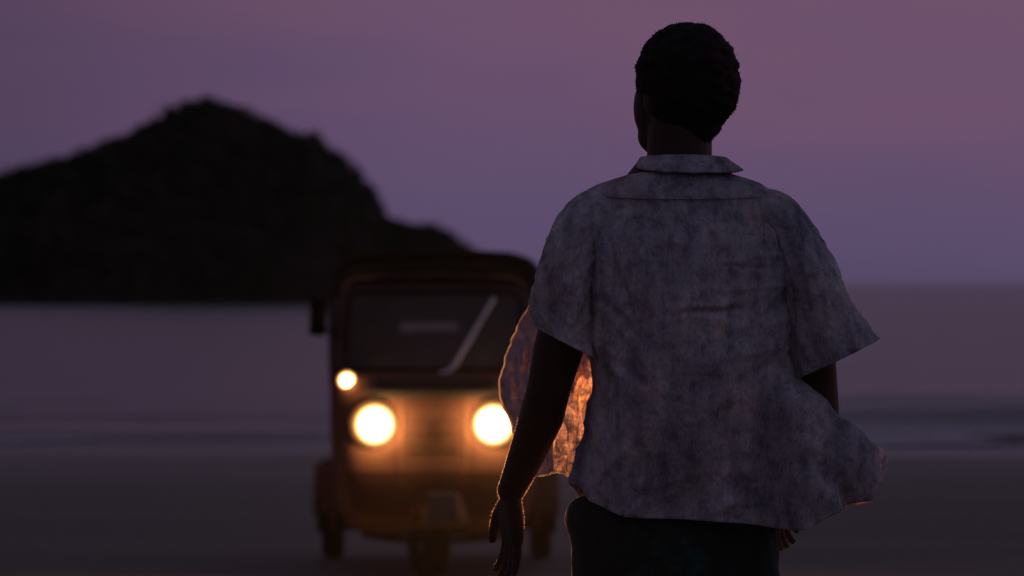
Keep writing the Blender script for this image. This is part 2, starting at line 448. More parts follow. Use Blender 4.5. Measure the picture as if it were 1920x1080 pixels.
def emit_mat(name, col, s):
    m = bpy.data.materials.new(name); m.use_nodes = True
    nt = m.node_tree; nt.nodes.clear()
    o = nt.nodes.new('ShaderNodeOutputMaterial'); e = nt.nodes.new('ShaderNodeEmission')
    e.inputs[0].default_value = (*col, 1); e.inputs[1].default_value = s
    nt.links.new(e.outputs[0], o.inputs[0])
    return m
def lens_mat(name, r0, r1, hot, edge, col):
    """reflector lamp: hot in the middle, falling to a weak rim (by distance from the lamp's own axis)"""
    m = bpy.data.materials.new(name); m.use_nodes = True
    nt = m.node_tree; nt.nodes.clear()
    o = nt.nodes.new('ShaderNodeOutputMaterial'); e = nt.nodes.new('ShaderNodeEmission')
    t = nt.nodes.new('ShaderNodeTexCoord'); mp = nt.nodes.new('ShaderNodeMapping'); mp.inputs['Scale'].default_value = (1, 0, 1)
    ln = nt.nodes.new('ShaderNodeVectorMath'); ln.operation = 'LENGTH'
    nt.links.new(t.outputs['Object'], mp.inputs[0]); nt.links.new(mp.outputs[0], ln.inputs[0])
    mr = nt.nodes.new('ShaderNodeMapRange'); mr.inputs['From Min'].default_value = r0; mr.inputs['From Max'].default_value = r1
    mr.inputs['To Min'].default_value = math.log(hot); mr.inputs['To Max'].default_value = math.log(edge)
    nt.links.new(ln.outputs['Value'], mr.inputs['Value'])
    ex = nt.nodes.new('ShaderNodeMath'); ex.operation = 'EXPONENT'; nt.links.new(mr.outputs[0], ex.inputs[0])
    e.inputs[0].default_value = (*col, 1); nt.links.new(ex.outputs[0], e.inputs[1])
    nt.links.new(e.outputs[0], o.inputs[0])
    return m
M_lamp = lens_mat('lit_headlight_lens', 0.050, 0.110, 330, 0.5, (1.0, 0.42, 0.12))
M_lamp2 = lens_mat('lit_sidelight_lens', 0.018, 0.046, 90, 0.6, (1.0, 0.43, 0.13))
M_amber = simple('unlit_amber_lens', (0.45, 0.16, 0.03), rough=0.2, bmp=0)

# ------------------------------------------------------------------ beach, sea, headland
SEA_Z = -0.30
def ground_z(x, y):
    z = 0.335 * (1 - sstep(9.5, 20.5, y)) - 0.0150 * max(0, y - 27)
    z += 0.010 * nz(x * 0.5, y * 0.9) + 0.006 * nz(x * 2.1, y * 3.3, 4)
    if y > 20: z += 0.030 * nz(x * 0.10, y * 0.40, 9) * sstep(25, 29, y)
    return z
bm = bmesh.new()
ys = [-400, -150, -60, -25, -8, 0, 4] + [6 + 0.28 * i for i in range(190)]
xs = [-600, -200, -80, -35, -18] + [-10 + 0.25 * i for i in range(81)] + [18, 35, 80, 200, 600]
rows = [[bm.verts.new((x, y, ground_z(x, y))) for x in xs] for y in ys]
for a, b_ in zip(rows, rows[1:]):
    for i in range(len(xs) - 1):
        bm.faces.new((a[i], a[i + 1], b_[i + 1], b_[i]))
o = link_mesh('sand', bm, M_sand); o['kind'] = 'structure'

def sea_z(x, y):
    z = SEA_Z
    if y > 430: return z
    w = 1 - sstep(120, 420, y)
    near = sstep(44.0, 48.0, y)
    yy = y + 2.2 * nz(x * 0.045, y * 0.02, 3) + 0.5 * nz(x * 0.3, y * 0.05, 8)
    for yc, amp, wd in ((44.5, 0.05, 0.8), (49.5, 0.15, 1.0), (57, 0.20, 1.4), (66, 0.10, 1.8), (78, 0.12, 2.6), (95, 0.07, 3.5)):
        d = (yy - yc) / wd
        a = 1.6 * amp * (0.55 + 0.85 * nz(x * 0.06, yc * 1.7, 5))
        z += near * a * exp(-d * d * (2.2 if d < 0 else 0.7))
    z += near * w * (0.03 * nz(x * 0.25, y * 0.5, 1) + 0.015 * nz(x * 0.9, y * 1.6, 2))
    return z
bm = bmesh.new()
ys = [39.0 + 0.22 * i for i in range(200)]
while ys[-1] < 430: ys.append(ys[-1] * 1.012 + 0.12)
while ys[-1] < 6000: ys.append(ys[-1] * 1.3)
rows = []
for y in ys:
    W = 50 + y * 0.9 + (0 if y < 600 else (y - 600) * 0.3)
    rows.append([bm.verts.new((-W + 2 * W * i / 170, y, sea_z(-W + 2 * W * i / 170, y))) for i in range(171)])
for a, b_ in zip(rows, rows[1:]):
    for i in range(170):
        bm.faces.new((a[i], a[i + 1], b_[i + 1], b_[i]))
o = link_mesh('sea', bm, M_sea); o['kind'] = 'structure'

# broken foam lying along the crests nearest the sand
bm = bmesh.new()
rnd = random.Random(5)
for yc, x0, x1, cnt in ((49.2, -14, 30, 60), (56.4, -30, 34, 70), (65.6, -9, -1.0, 60), (65.6, -34, 36, 50), (44.0, -14, 14, 50), (52.5, 3.2, 6, 14)):
    for k in range(cnt):
        x = rnd.uniform(x0, x1)
        if nz(x * 0.13, yc, 6) < -0.02: continue
        L, Wd = rnd.uniform(0.4, 2.2), rnd.uniform(0.10, 0.55)
        y0 = yc - 2.2 * nz(x * 0.045, yc * 0.02, 3) - rnd.uniform(-0.2, 0.5)
        pts = []
        for q in range(9):
            a = 2 * pi * q / 9
            px, py = x + L * cos(a) * rnd.uniform(0.7, 1.1), y0 + Wd * sin(a) * rnd.uniform(0.6, 1.2)
            pts.append((px, py, sea_z(px, py) + 0.012))
        cv = bm.verts.new((x, y0, sea_z(x, y0) + 0.045))
        vsx = [bm.verts.new(p) for p in pts]
        for q in range(9): bm.faces.new((cv, vsx[q], vsx[(q + 1) % 9]))
o = link_mesh('sea_foam', bm, M_foam); o['kind'] = 'stuff'

# thin scattering volume, added to give the headlights a veil of glow
bm = bmesh.new(); box(bm, (-9000, -500, -2.5), (9000, 9500, 24))
M_veil = bpy.data.materials.new('lamp_glow_veil'); M_veil.use_nodes = True
nt = M_veil.node_tree; nt.nodes.clear()
o_ = nt.nodes.new('ShaderNodeOutputMaterial'); pv = nt.nodes.new('ShaderNodeVolumePrincipled')
pv.inputs['Color'].default_value = (0.9, 0.9, 0.92, 1); pv.inputs['Density'].default_value = 0.7e-5; pv.inputs['Anisotropy'].default_value = 0.85
nt.links.new(pv.outputs[0], o_.inputs['Volume'])
hz = link_mesh('glow_haze', bm, M_veil, None, False); hz['kind'] = 'stuff'

HD = 405.0
SIL = [(-420, 560), (-300, 500), (-200, 440), (-60, 372), (40, 330), (140, 300), (215, 272), (291, 238), (330, 212), (385, 197), (430, 206), (470, 224), (530, 250), (560, 263), (592, 264),
       (615, 288), (660, 322), (700, 362), (712, 395), (722, 415), (745, 428), (790, 433), (830, 442), (868, 462), (900, 492), (935, 540), (960, 575)]
def sil_z(x):
    px = 960 + 8000 * x / HD
    row = [(a, (b_,)) for a, b_ in SIL]
    return CAM_Z + (530 - cr(row, px)[0]) * HD / 8000
bm = bmesh.new()
def hill(u, v):
    px = -420 + u * 1385
    x = (px - 960) * HD / 8000
    h = max(0.0, sil_z(x) - SEA_Z)
    q = (v - 0.5) * 2
    dep = 9 + 24 * min(1, h / 14)
    prof = max(0.0, 1 - abs(q) ** 2.3)
    y = HD + q * dep + 3 * nz(x * 0.1, q * 2, 1)
    z = SEA_Z - 1.0 + (h + 1.0) * prof
    z += (0.7 * nz(x * 0.35, y * 0.3, 2) + 0.35 * nz(x * 1.1, y * 0.9, z * 0.8)) * prof * min(1, h / 3)
    if abs(q) > 0.97: z = SEA_Z - 1.5
    return Vector((x, y, z))
hv = grid(bm, hill, 240, 60)
hill_pts = [v.co.copy() for r in hv for v in r]
o = link_mesh('headland', bm, M_rock); o['kind'] = 'structure'

# scrub covering the headland: leaf clumps
bm = bmesh.new()
rnd = random.Random(3)
cl = [p for p in hill_pts if p.z > 1.2 and p.y < HD + 4]
rnd.shuffle(cl)
def clump(c, R, nleaf):
    for k in range(nleaf):
        d = Vector((rnd.gauss(0, 1), rnd.gauss(0, 1), rnd.gauss(0.3, 0.8))).normalized() * R * rnd.uniform(0.3, 1.0)
        p = c + d
        s = rnd.uniform(0.10, 0.26)
        a = Vector((rnd.gauss(0, 1), rnd.gauss(0, 1), rnd.gauss(0, 1))).normalized()
        b2 = a.orthogonal().normalized()
        bm.faces.new([bm.verts.new(p + a * s), bm.verts.new(p + b2 * s * 0.6), bm.verts.new(p - a * s), bm.verts.new(p - b2 * s * 0.6)])
for p in cl[:1500]:
    if nz(p.x * 0.25, p.y * 0.25, p.z * 0.25) < -0.25 and p.z < 5: continue
    clump(p + Vector((0, 0, 0.1)), rnd.uniform(0.4, 0.95), 26)
for px, h in ((385, 0.9), (592, 0.8), (350, 0.5), (450, 0.5), (520, 0.6), (640, 0.6), (690, 0.5), (760, 0.5), (820, 0.4)):
    x = (px - 960) * HD / 8000
    clump(Vector((x, HD, sil_z(x) + h * 0.3)), h, 90)
o = link_mesh('headland_scrub', bm, M_scrub, smooth=False); o['kind'] = 'stuff'

# ------------------------------------------------------------------ auto rickshaw (local: x right in view, y to its rear, z up)
RX = (814 - 960) / 360
RY = 22.2
rick = empty('auto_rickshaw', (RX, RY, 0), 'dark red auto rickshaw with black canopy, both headlights lit, driving up the beach', 'auto rickshaw', rz=radians(0.6))
def rp_(name, bm, mat, parent=None, smooth=True, sharp=None):
    o = link_mesh(name, bm, mat, parent or rick, smooth)
    if sharp: finish_sharp(o, sharp)
    return o

# front cowl: z -> half width, front y, corner depth
COWL = [(0.235, (0.375, 0.30)), (0.28, (0.44, 0.20)), (0.36, (0.50, 0.125)), (0.50, (0.525, 0.07)), (0.66, (0.535, 0.035)), (0.80, (0.54, 0.025)),
        (0.92, (0.543, 0.032)), (1.00, (0.543, 0.052)), (1.06, (0.54, 0.090)), (1.095, (0.535, 0.15))]
def cowl_y(x, z):
    w, yf = cr(COWL, z)
    t = min(1, abs(x) / w)
    nose = 0.008 * exp(-(x / 0.13) ** 2) * sstep(0.35, 0.55, z) * (1 - sstep(0.86, 0.98, z))
    groove = 0.006 * exp(-((abs(x) - 0.185) / 0.012) ** 2) * (1 - sstep(0.93, 0.97, z))
    return yf + 0.24 * (1 - sqrt(max(0, 1 - t ** 7))) - nose + groove
bm = bmesh.new()
def cowl(u, v):
    z = 0.235 + v * (1.095 - 0.235)
    w, yf = cr(COWL, z)
    if u < 0.08: return Vector((-w, 0.62 - (u / 0.08) * (0.62 - yf - 0.24), z))
    if u > 0.92: return Vector((w, 0.62 - ((1 - u) / 0.08) * (0.62 - yf - 0.24), z))
    s = sin(((u - 0.08) / 0.84 - 0.5) * pi)
    x = w * s
    return Vector((x, cowl_y(x, z), z))
grid(bm, cowl, 121, 60)
o = rp_('front_cowl', bm, M_red); solidify(o, 0.012)

# black rubber skirt along the foot of the cowl
bm = bmesh.new()
pts = []
for k in range(25):
    x = -0.37 + 0.74 * k / 24
    pts.append((x, cowl_y(x, 0.25) - 0.005, 0.236 - 0.03 * (1 - (x / 0.37) ** 2)))
tube(bm, pts, [0.017] * 25, 8)
rp_('bumper_strip', bm, M_black)

# grey vent panel under the windscreen with louvres
bm = bmesh.new()
grid(bm, lambda u, v: Vector((-0.345 + 0.69 * u, cowl_y(-0.345 + 0.69 * u, 0.965 + 0.118 * v) - 0.008, 0.965 + 0.118 * v)), 60, 14)
vp = rp_('vent_panel', bm, M_vent)
for k in range(3):
    bm = bmesh.new()
    z = 1.0 + 0.026 * k
    pts = [(-0.30 + 0.6 * i / 20, cowl_y(-0.30 + 0.6 * i / 20, z) - 0.014, z) for i in range(21)]
    tube(bm, pts, [0.0055] * 21, 6)
    rp_('louvre', bm, M_black, vp)

# centre grille
bm = bmesh.new()
grid(bm, lambda u, v: Vector((-0.16 + 0.32 * u, cowl_y(-0.16 + 0.32 * u, 0.44 + 0.523 * v) - 0.006, 0.44 + 0.523 * v)), 30, 30)
gp = rp_('nose_panel', bm, M_grille)
for k in range(5):
    bm = bmesh.new(); z = 0.688 + 0.037 * k
    tube(bm, [(-0.135 + 0.27 * i / 14, cowl_y(-0.135 + 0.27 * i / 14, z) - 0.007, z) for i in range(15)], [0.004] * 15, 6)
    rp_('grille_bar', bm, M_grille, gp)

# added darker sheet over the lower cowl, imitating the lamp glow's falloff
bm = bmesh.new()
def foot(u, v):
    z = 0.245 + 0.335 * v
    w = cr(COWL, z)[0]
    x = w * 0.995 * sin((u - 0.5) * pi)
    return Vector((x, cowl_y(x, z) - 0.008, z))
grid(bm, foot, 80, 20)
rp_('glow_falloff_panel', bm, M_falloff)

# headlights
def lathe(bm, c, prof, n=32):
    """prof: (radius, y offset) rows, axis along y"""
    rows = [[bm.verts.new((c[0] + r * cos(2 * pi * k / n), c[1] + dy, c[2] + r * sin(2 * pi * k / n))) for k in range(n)] for r, dy in prof]
    for a, b_ in zip(rows, rows[1:]):
        for k in range(n): bm.faces.new((a[k], a[(k + 1) % n], b_[(k + 1) % n], b_[k]))
    bm.faces.new(rows[0]); bm.faces.new(rows[-1][::-1])
for sx in (-0.308, 0.308):
    y0 = cowl_y(sx, 0.828)
    bm = bmesh.new()
    lathe(bm, (0, 0, 0), [(0.130, 0.03), (0.130, 0.002), (0.127, -0.003), (0.121, -0.004), (0.117, -0.002), (0.116, 0.02)])
    hl = rp_('headlight', bm, M_bezel); hl.location = (sx, y0, 0.828)
    bm = bmesh.new()
    lathe(bm, (0, 0, 0), [(0.114, 0.0), (0.114, -0.006)] + [(0.114 * cos(radians(a)), -0.004 - 0.028 * sin(radians(a))) for a in (10, 20, 30, 40, 50, 60, 70, 80, 88)])
    rp_('lens', bm, M_lamp, hl)
    G = bpy.data.lights.new('headlight_glow_fill', 'POINT')      # added lamp ahead of the lens, imitating the halo on the bodywork
    G.energy = 15; G.color = (1.0, 0.56, 0.20); G.shadow_soft_size = 0.02
    go = bpy.data.objects.new('headlight_glow_fill', G); COL.objects.link(go)
    go.parent = rick; go.location = (sx, y0 - 0.075, 0.828)
    L = bpy.data.lights.new('headlight_beam', 'SPOT')
    L.energy = 19000; L.color = (1.0, 0.42, 0.15); L.spot_size = radians(7.6); L.spot_blend = 1.0; L.shadow_soft_size = 0.05
    lo = bpy.data.objects.new('headlight_beam', L); COL.objects.link(lo)
    lo.parent = rick; lo.location = (sx, y0 - 0.16, 0.828)
    d = Vector((0.03 - RX - sx, -14.2, 0.10))
    lo.rotation_euler = d.to_track_quat('-Z', 'Y').to_euler()

# small side lamps above the headlights: the near one lit
for sx, mt in ((-0.456, M_lamp2), (0.456, M_lamp2)):
    y0 = cowl_y(sx, 1.055)
    bm = bmesh.new()
    lathe(bm, (0, 0, 0), [(0.058, 0.05), (0.058, -0.008), (0.054, -0.013), (0.048, -0.009)], 24)
    sl = rp_('side_lamp', bm, M_black); sl.location = (sx, y0, 1.055)
    bm = bmesh.new()
    lathe(bm, (0, 0, 0), [(0.047, 0.0), (0.047, -0.010), (0.040, -0.020), (0.028, -0.028), (0.016, -0.033), (0.005, -0.035)], 24)
    rp_('lens', bm, mt, sl)
    G = bpy.data.lights.new('side_lamp_glow_fill', 'POINT')  # added lamp ahead of the lens, for a halo on the bodywork
    G.energy = 0.4; G.color = (1.0, 0.56, 0.20); G.shadow_soft_size = 0.01
    go = bpy.data.objects.new('side_lamp_glow_fill', G); COL.objects.link(go)
    go.parent = rick; go.location = (sx, y0 - 0.060, 1.055)

# windscreen: rounded rectangle leaning back
def ws_y(z): return 0.200 + (z - 1.095) * 0.42
def rrect(w0, w1, z0, z1, r, n=10):
    pts = []
    for cx, cz, a0 in ((1, 1, 0), (-1, 1, 90), (-1, 0, 180), (1, 0, 270)):
        w = w1 if cz else w0
        ox, oz = cx * (w - r), (z1 - r if cz else z0 + r)
        for k in range(n + 1):
            a = radians(a0 + 90 * k / n)
            pts.append((ox + r * cos(a), oz + r * sin(a)))
    return pts
outl = rrect(0.470, 0.455, 1.115, 1.515, 0.06)
bm = bmesh.new()
ctr = bm.verts.new((0, ws_y(1.315) - 0.03, 1.315))
rings = []
for s in (0.33, 0.66, 1.0):
    rings.append([bm.verts.new((x * s, ws_y(1.315 + (z - 1.315) * s) - 0.03 * (1 - (x * s / 0.47) ** 2), 1.315 + (z - 1.315) * s)) for x, z in outl])
n = len(outl)
for k in range(n): bm.faces.new((ctr, rings[0][k], rings[0][(k + 1) % n]))
for a, b_ in zip(rings, rings[1:]):
    for k in range(n): bm.faces.new((a[k], a[(k + 1) % n], b_[(k + 1) % n], b_[k]))
rp_('windscreen', bm, M_glass)
# painted surround between the glass and the pillars
bm = bmesh.new()
outer = rrect(0.538, 0.525, 1.085, 1.60, 0.05)
ra = [bm.verts.new((x, ws_y(z) - 0.03 * (1 - (x / 0.54) ** 2) - 0.004, z)) for x, z in outl]
rb = [bm.verts.new((x, ws_y(z) - 0.03 * (1 - min(1, (x / 0.54) ** 2)) + 0.012, z)) for x, z in outer]
rc = [bm.verts.new((v.co.x * 1.0, v.co.y + 0.05, v.co.z)) for v in rb]
for r0, r1 in ((ra, rb), (rb, rc)):
    for k in range(n): bm.faces.new((r0[k], r0[(k + 1) % n], r1[(k + 1) % n], r1[k]))
wf = rp_('windscreen_frame', bm, M_maroon)
bm = bmesh.new()
loop = [(x, ws_y(z) - 0.03 * (1 - (x / 0.47) ** 2) - 0.006, z) for x, z in outl]
tube(bm, loop + loop[:1], [0.011] * (n + 1), 8, cap=False)
rp_('rubber_seal', bm, M_black, wf)

# wiper: long arm leaning across the glass with a cranked foot
bm = bmesh.new()
def onglass(px, py, off=0.025):
    x = (px - 814) / 358; z = CAM_Z - (py - 530) / 358
    return Vector((x, ws_y(z) - 0.03 * (1 - (x / 0.47) ** 2) - off, z))
tube(bm, [onglass(822, 703, 0.02), onglass(846, 693), onglass(852, 686), onglass(890, 622), onglass(926, 561)], [0.012, 0.011, 0.013, 0.013, 0.010], 10)
wp = rp_('wiper', bm, M_wiper)
bm = bmesh.new()
tube(bm, [onglass(858, 683, 0.012), onglass(931, 560, 0.012)], [0.008, 0.008], 8)
rp_('wiper_blade', bm, M_black, wp)

# canopy: arch section swept to the rear
def arch(hw, ztop, zbot, r, n=12):
    pts = [(-hw - 0.012, zbot)]
    for k in range(n + 1):
        a = radians(180 - 90 * k / n); pts.append((-hw + r + r * cos(a), ztop - r * 0.8 + r * 0.8 * sin(a)))
    for k in range(1, 10):
        x = (-hw + r) + (2 * hw - 2 * r) * k / 10
        pts.append((x, ztop + 0.012 * (1 - (x / (hw - r)) ** 2)))
    for k in range(n + 1):
        a = radians(90 - 90 * k / n); pts.append((hw - r + r * cos(a), ztop - r * 0.8 + r * 0.8 * sin(a)))
    pts.append((hw + 0.012, zbot))
    return pts
CAN_Y = [0.40, 0.43, 0.60, 0.80, 1.0, 1.2, 1.4, 1.6, 1.8, 2.0, 2.2, 2.36, 2.42]
bm = bmesh.new()
rows = []
for i, y in enumerate(CAN_Y):
    sag = 0.012 * abs(sin((y - 0.42) / 0.4 * pi))
    zb = 1.50 if y < 0.62 else (1.44 if y < 1.35 else 1.44 - 0.46 * sstep(1.35, 1.75, y))
    hw = 0.532 + 0.05 * sstep(0.5, 1.6, y)
    zt = 1.722 - sag - 0.03 * sstep(1.9, 2.42, y)
    if i == 0: hw -= 0.012; zt -= 0.012
    rows.append([bm.verts.new((x, y, z)) for x, z in arch(hw, zt, zb, 0.16)])
for a, b_ in zip(rows, rows[1:]):
    for k in range(len(a) - 1): bm.faces.new((a[k], a[k + 1], b_[k + 1], b_[k]))
canopy = rp_('canopy', bm, M_vinyl); solidify(canopy, 0.015)
# front fascia: dark roll of vinyl between outer arch and the piping
bm = bmesh.new()
A = arch(0.520, 1.710, 1.50, 0.155); B = arch(0.490, 1.605, 1.47, 0.11)
ra = [bm.verts.new((x, 0.400, z)) for x, z in A]
rm = [bm.verts.new(((x + x2) / 2, 0.372, (z + z2) / 2)) for (x, z), (x2, z2) in zip(A, B)]
rb = [bm.verts.new((x, 0.388, z)) for x, z in B]
rc = [bm.verts.new((x * 0.97, 0.50, z - 0.02)) for x, z in B]
for r0, r1 in ((ra, rm), (rm, rb), (rb, rc)):
    for k in range(len(r0) - 1): bm.faces.new((r0[k], r0[k + 1], r1[k + 1], r1[k]))
rp_('canopy_fascia', bm, M_vinyl, canopy)
bm = bmesh.new()
tube(bm, [(x, 0.383, z - 0.004) for x, z in arch(0.492, 1.602, 1.50, 0.11)], [0.0095] * len(B), 8)
rp_('piping', bm, M_piping, canopy)
bm = bmesh.new()
tube(bm, [(x, 0.398, z + 0.006) for x, z in arch(0.524, 1.716, 1.50, 0.158)], [0.0085] * len(A), 8)
rp_('piping', bm, M_lining, canopy)
bm = bmesh.new()
box(bm, (0.20, 0.365, 1.655), (0.29, 0.372, 1.685), 0.002)
rp_('canopy_badge', bm, M_lining, canopy)
# back wall with a window
bm = bmesh.new()
y0, y1 = 2.40, 2.415
for lo, hi in (((-0.57, y0, 0.95), (-0.21, y1, 1.66)), ((0.115, y0, 0.95), (0.57, y1, 1.66)), ((-0.21, y0, 1.335), (0.115, y1, 1.66)), ((-0.21, y0, 0.95), (0.115, y1, 1.20))):
    box(bm, lo, hi)
cb_ = rp_('canopy_back', bm, M_vinyl, canopy, smooth=False)
bm = bmesh.new(); box(bm, (-0.209, 2.405, 1.201), (0.114, 2.409, 1.334))
rp_('rear_window', bm, M_tint, canopy, smooth=False)
# hood bows and pillars
for y in (0.8, 1.2, 1.6, 2.0):
    bm = bmesh.new()
    tube(bm, [(x, y, z - 0.02) for x, z in arch(0.53, 1.70, 1.45, 0.15)], [0.010] * len(A), 6)
    rp_('hood_bow', bm, M_black, canopy)
for sx in (-1, 1):
    bm = bmesh.new()
    tube(bm, [(sx * 0.535, 0.30, 1.05), (sx * 0.535, 0.36, 1.25), (sx * 0.530, 0.46, 1.56)], [0.022, 0.020, 0.020], 10)
    rp_('pillar', bm, M_maroon)
    bm = bmesh.new()
    tube(bm, [(sx * 0.56, 1.42, 0.30), (sx * 0.56, 1.45, 1.0), (sx * 0.56, 1.45, 1.50)], [0.02] * 3, 10)
    rp_('pillar', bm, M_black)

# mirrors on stalks
for sx in (-1, 1):
    bm = bmesh.new()
    Mx = Matrix.Translation((sx * 0.612, 0.29, 1.385)) @ Euler((0, radians(-3 * sx), radians(12 * sx))).to_matrix().to_4x4()
    box(bm, (-0.045, -0.022, -0.098), (0.045, 0.018, 0.098), 0.014, Mx)
    mr = rp_('side_mirror', bm, M_mirror, sharp=40)
    bm = bmesh.new()
    tube(bm, [(sx * 0.535, 0.34, 1.30), (sx * 0.58, 0.32, 1.32), (sx * 0.605, 0.305, 1.36)], [0.009] * 3, 8)
    rp_('mirror_stalk', bm, M_black, mr)
    bm = bmesh.new()
    box(bm, (-0.038, 0.019, -0.088), (0.038, 0.022, 0.088), 0, Mx)
    rp_('mirror_glass', bm, M_chrome, mr)

# floor, rear body, fenders
bm = bmesh.new()
box(bm, (-0.54, 0.50, 0.25), (0.54, 1.55, 0.29), 0.008)
rp_('floor', bm, M_black, sharp=40)
bm = bmesh.new()
box(bm, (-0.56, 1.55, 0.25), (0.56, 2.52, 0.96), 0.05)
rp_('rear_body', bm, M_red, sharp=40)
for sx in (-1, 1):
    bm = bmesh.new()
    def fend(u, v):
        a = pi * (0.02 + 0.96 * u)
        r = 0.275 + 0.03 * sin(pi * u)
        w = v * 0.165
        rr_ = r - 0.03 * sstep(0.75, 1, v)
        return Vector((sx * (0.525 + w), 2.08 - rr_ * 1.15 * cos(a), 0.24 + rr_ * 1.05 * sin(a)))
    grid(bm, fend, 28, 8)
    f = rp_('rear_fender', bm, M_red); solidify(f, 0.01)
    bm = bmesh.new()
    grid(bm, lambda u, v: Vector((sx * (0.545 + 0.128 * u), 1.775, 0.165 + 0.19 * v)), 5, 5)
    fl = rp_('mud_flap', bm, M_black, f); solidify(fl, 0.008)
# lower side sills
for sx in (-1, 1):
    bm = bmesh.new()
    box(bm, (sx * 0.545 - 0.012, 0.60, 0.25), (sx * 0.545 + 0.012, 1.60, 0.50), 0.006)
    rp_('side_sill', bm, M_red, sharp=40)

# seats, dash, handlebar
bm = bmesh.new(); box(bm, (-0.24, 0.95, 0.60), (0.24, 1.30, 0.72), 0.04)
ds = rp_('driver_seat', bm, M_seat, sharp=40)
bm = bmesh.new(); box(bm, (-0.22, 1.27, 0.74), (0.22, 1.34, 1.10), 0.03)
rp_('backrest', bm, M_seat, ds, sharp=40)
bm = bmesh.new(); box(bm, (-0.20, 1.0, 0.29), (0.20, 1.26, 0.60), 0.01)
rp_('seat_box', bm, M_black, ds, sharp=40)
bm = bmesh.new(); box(bm, (-0.52, 1.70, 0.962), (0.52, 2.15, 1.05), 0.03)
bs = rp_('passenger_seat', bm, M_seat, sharp=40)
bm = bmesh.new(); 
def sb(u, v):
    x = -0.5 + u
    return Vector((x, 2.16 + 0.04 * v, 1.05 + v * (0.19 + 0.05 * (1 - ((x - 0.05) / 0.55) ** 2))))
grid(bm, sb, 30, 8)
o = rp_('backrest', bm, M_seat, bs); solidify(o, 0.07)
bm = bmesh.new(); box(bm, (-0.50, 0.30, 0.95), (0.50, 0.46, 1.085), 0.03)
rp_('dashboard', bm, M_lining, sharp=40)
bm = bmesh.new()
tube(bm, [(-0.33, 0.74, 1.08), (-0.18, 0.62, 1.10), (0, 0.58, 1.08), (0.18, 0.62, 1.10), (0.33, 0.74, 1.08)], [0.012] * 5, 8)
hb = rp_('handlebar', bm, M_black)
bm = bmesh.new(); tube(bm, [(0, 0.58, 1.08), (0, 0.46, 0.30)], [0.02, 0.025], 8)
rp_('steering_column', bm, M_black, hb)
for sx in (-1, 1):
    bm = bmesh.new(); tube(bm, [(sx * 0.22, 0.65, 1.097), (sx * 0.34, 0.75, 1.079)], [0.019, 0.019], 10)
    rp_('grip', bm, M_black, hb)

# wheels
def wheel(cx, cy, steer=0):
    R = Matrix.Translation((cx, cy, 0.205)) @ Matrix.Rotation(steer, 4, 'Z')
    def lat(prof, n=40):
        bm = bmesh.new()
        rows = [[bm.verts.new(R @ Vector((dx, r * cos(2 * pi * k / n), r * sin(2 * pi * k / n)))) for k in range(n)] for r, dx in prof]
        for a, b_ in zip(rows, rows[1:]):
            for k in range(n): bm.faces.new((a[k], a[(k + 1) % n], b_[(k + 1) % n], b_[k]))
        bm.faces.new(rows[0]); bm.faces.new(rows[-1][::-1])
        return bm
    tp_ = [(0.115, -0.045), (0.14, -0.056), (0.175, -0.060), (0.196, -0.050), (0.204, -0.025), (0.2065, -0.006), (0.200, -0.004), (0.200, 0.004), (0.2065, 0.006), (0.204, 0.025), (0.196, 0.050), (0.175, 0.060), (0.14, 0.056), (0.115, 0.045)]
    w = rp_('wheel', lat([(0.03, -0.05), (0.05, -0.045), (0.06, -0.02), (0.11, -0.025), (0.118, -0.044), (0.118, 0.044), (0.11, 0.025), (0.06, 0.02), (0.05, 0.045), (0.03, 0.05)]), M_metal, sharp=40)
    rp_('tyre', lat(tp_), M_black, w)
    return R, w
wheel(-0.590, 2.08); wheel(0.590, 2.08)
FR, fw = wheel(-0.030, 0.34, radians(20))
# front mudguard, fork, plate and reflectors (turn with the wheel a little)
MG = Matrix.Translation((-0.0, 0.30, 0.205)) @ Matrix.Rotation(radians(3), 4, 'Z')
bm = bmesh.new()
def mud(u, v):
    a = radians(8 + 110 * u)
    w = 0.075 + 0.085 * (1 - u) ** 1.2
    s = (v - 0.5) * 2
    r = 0.275 - 0.03 * abs(s) ** 3
    return MG @ Vector((s * w, -r * cos(a), 0.02 + r * sin(a)))
grid(bm, mud, 24, 13)
mg = rp_('front_mudguard', bm, M_guard); solidify(mg, 0.008)
bm = bmesh.new()
box(bm, (-0.062, -0.318, 0.105), (0.088, -0.310, 0.275), 0.003, MG @ Matrix.Translation((0.012, -0.314, 0.19)) @ Matrix.Rotation(radians(22), 4, 'X') @ Matrix.Translation((0, 0.314, -0.19)))
pl = rp_('number_plate', bm, M_plate, mg, sharp=40)
for (a, b2, mt) in (((0.100, 0.265), (0.150, 0.115), M_strip), ((-0.085, 0.245), (-0.115, 0.120), M_redstrip)):
    bm = bmesh.new()
    q = []
    for yy in (-0.316, -0.308):
        q.append([bm.verts.new(MG @ Vector((a[0] + dx, yy, a[1]))) for dx in (-0.012, 0.012)] + [bm.verts.new(MG @ Vector((b2[0] + dx, yy, b2[1]))) for dx in (0.022, -0.022)])
    bm.faces.new(q[0]); bm.faces.new(q[1][::-1])
    for k in range(4): bm.faces.new((q[0][k], q[0][(k + 1) % 4], q[1][(k + 1) % 4], q[1][k]))
    rp_('reflector_strip', bm, mt, mg, smooth=False)
for sx in (-1, 1):
    bm = bmesh.new()
    tube(bm, [FR @ Vector((sx * 0.085, 0, 0)), FR @ Vector((sx * 0.085, 0.06, 0.20)), FR @ Vector((sx * 0.06, 0.08, 0.30))], [0.02, 0.02, 0.02], 8)
    rp_('fork_arm', bm, M_black, mg)
bm = bmesh.new(); tube(bm, [(-0.59, 2.08, 0.205), (0.59, 2.08, 0.205)], [0.035, 0.035], 10)
rp_('rear_axle', bm, M_black)

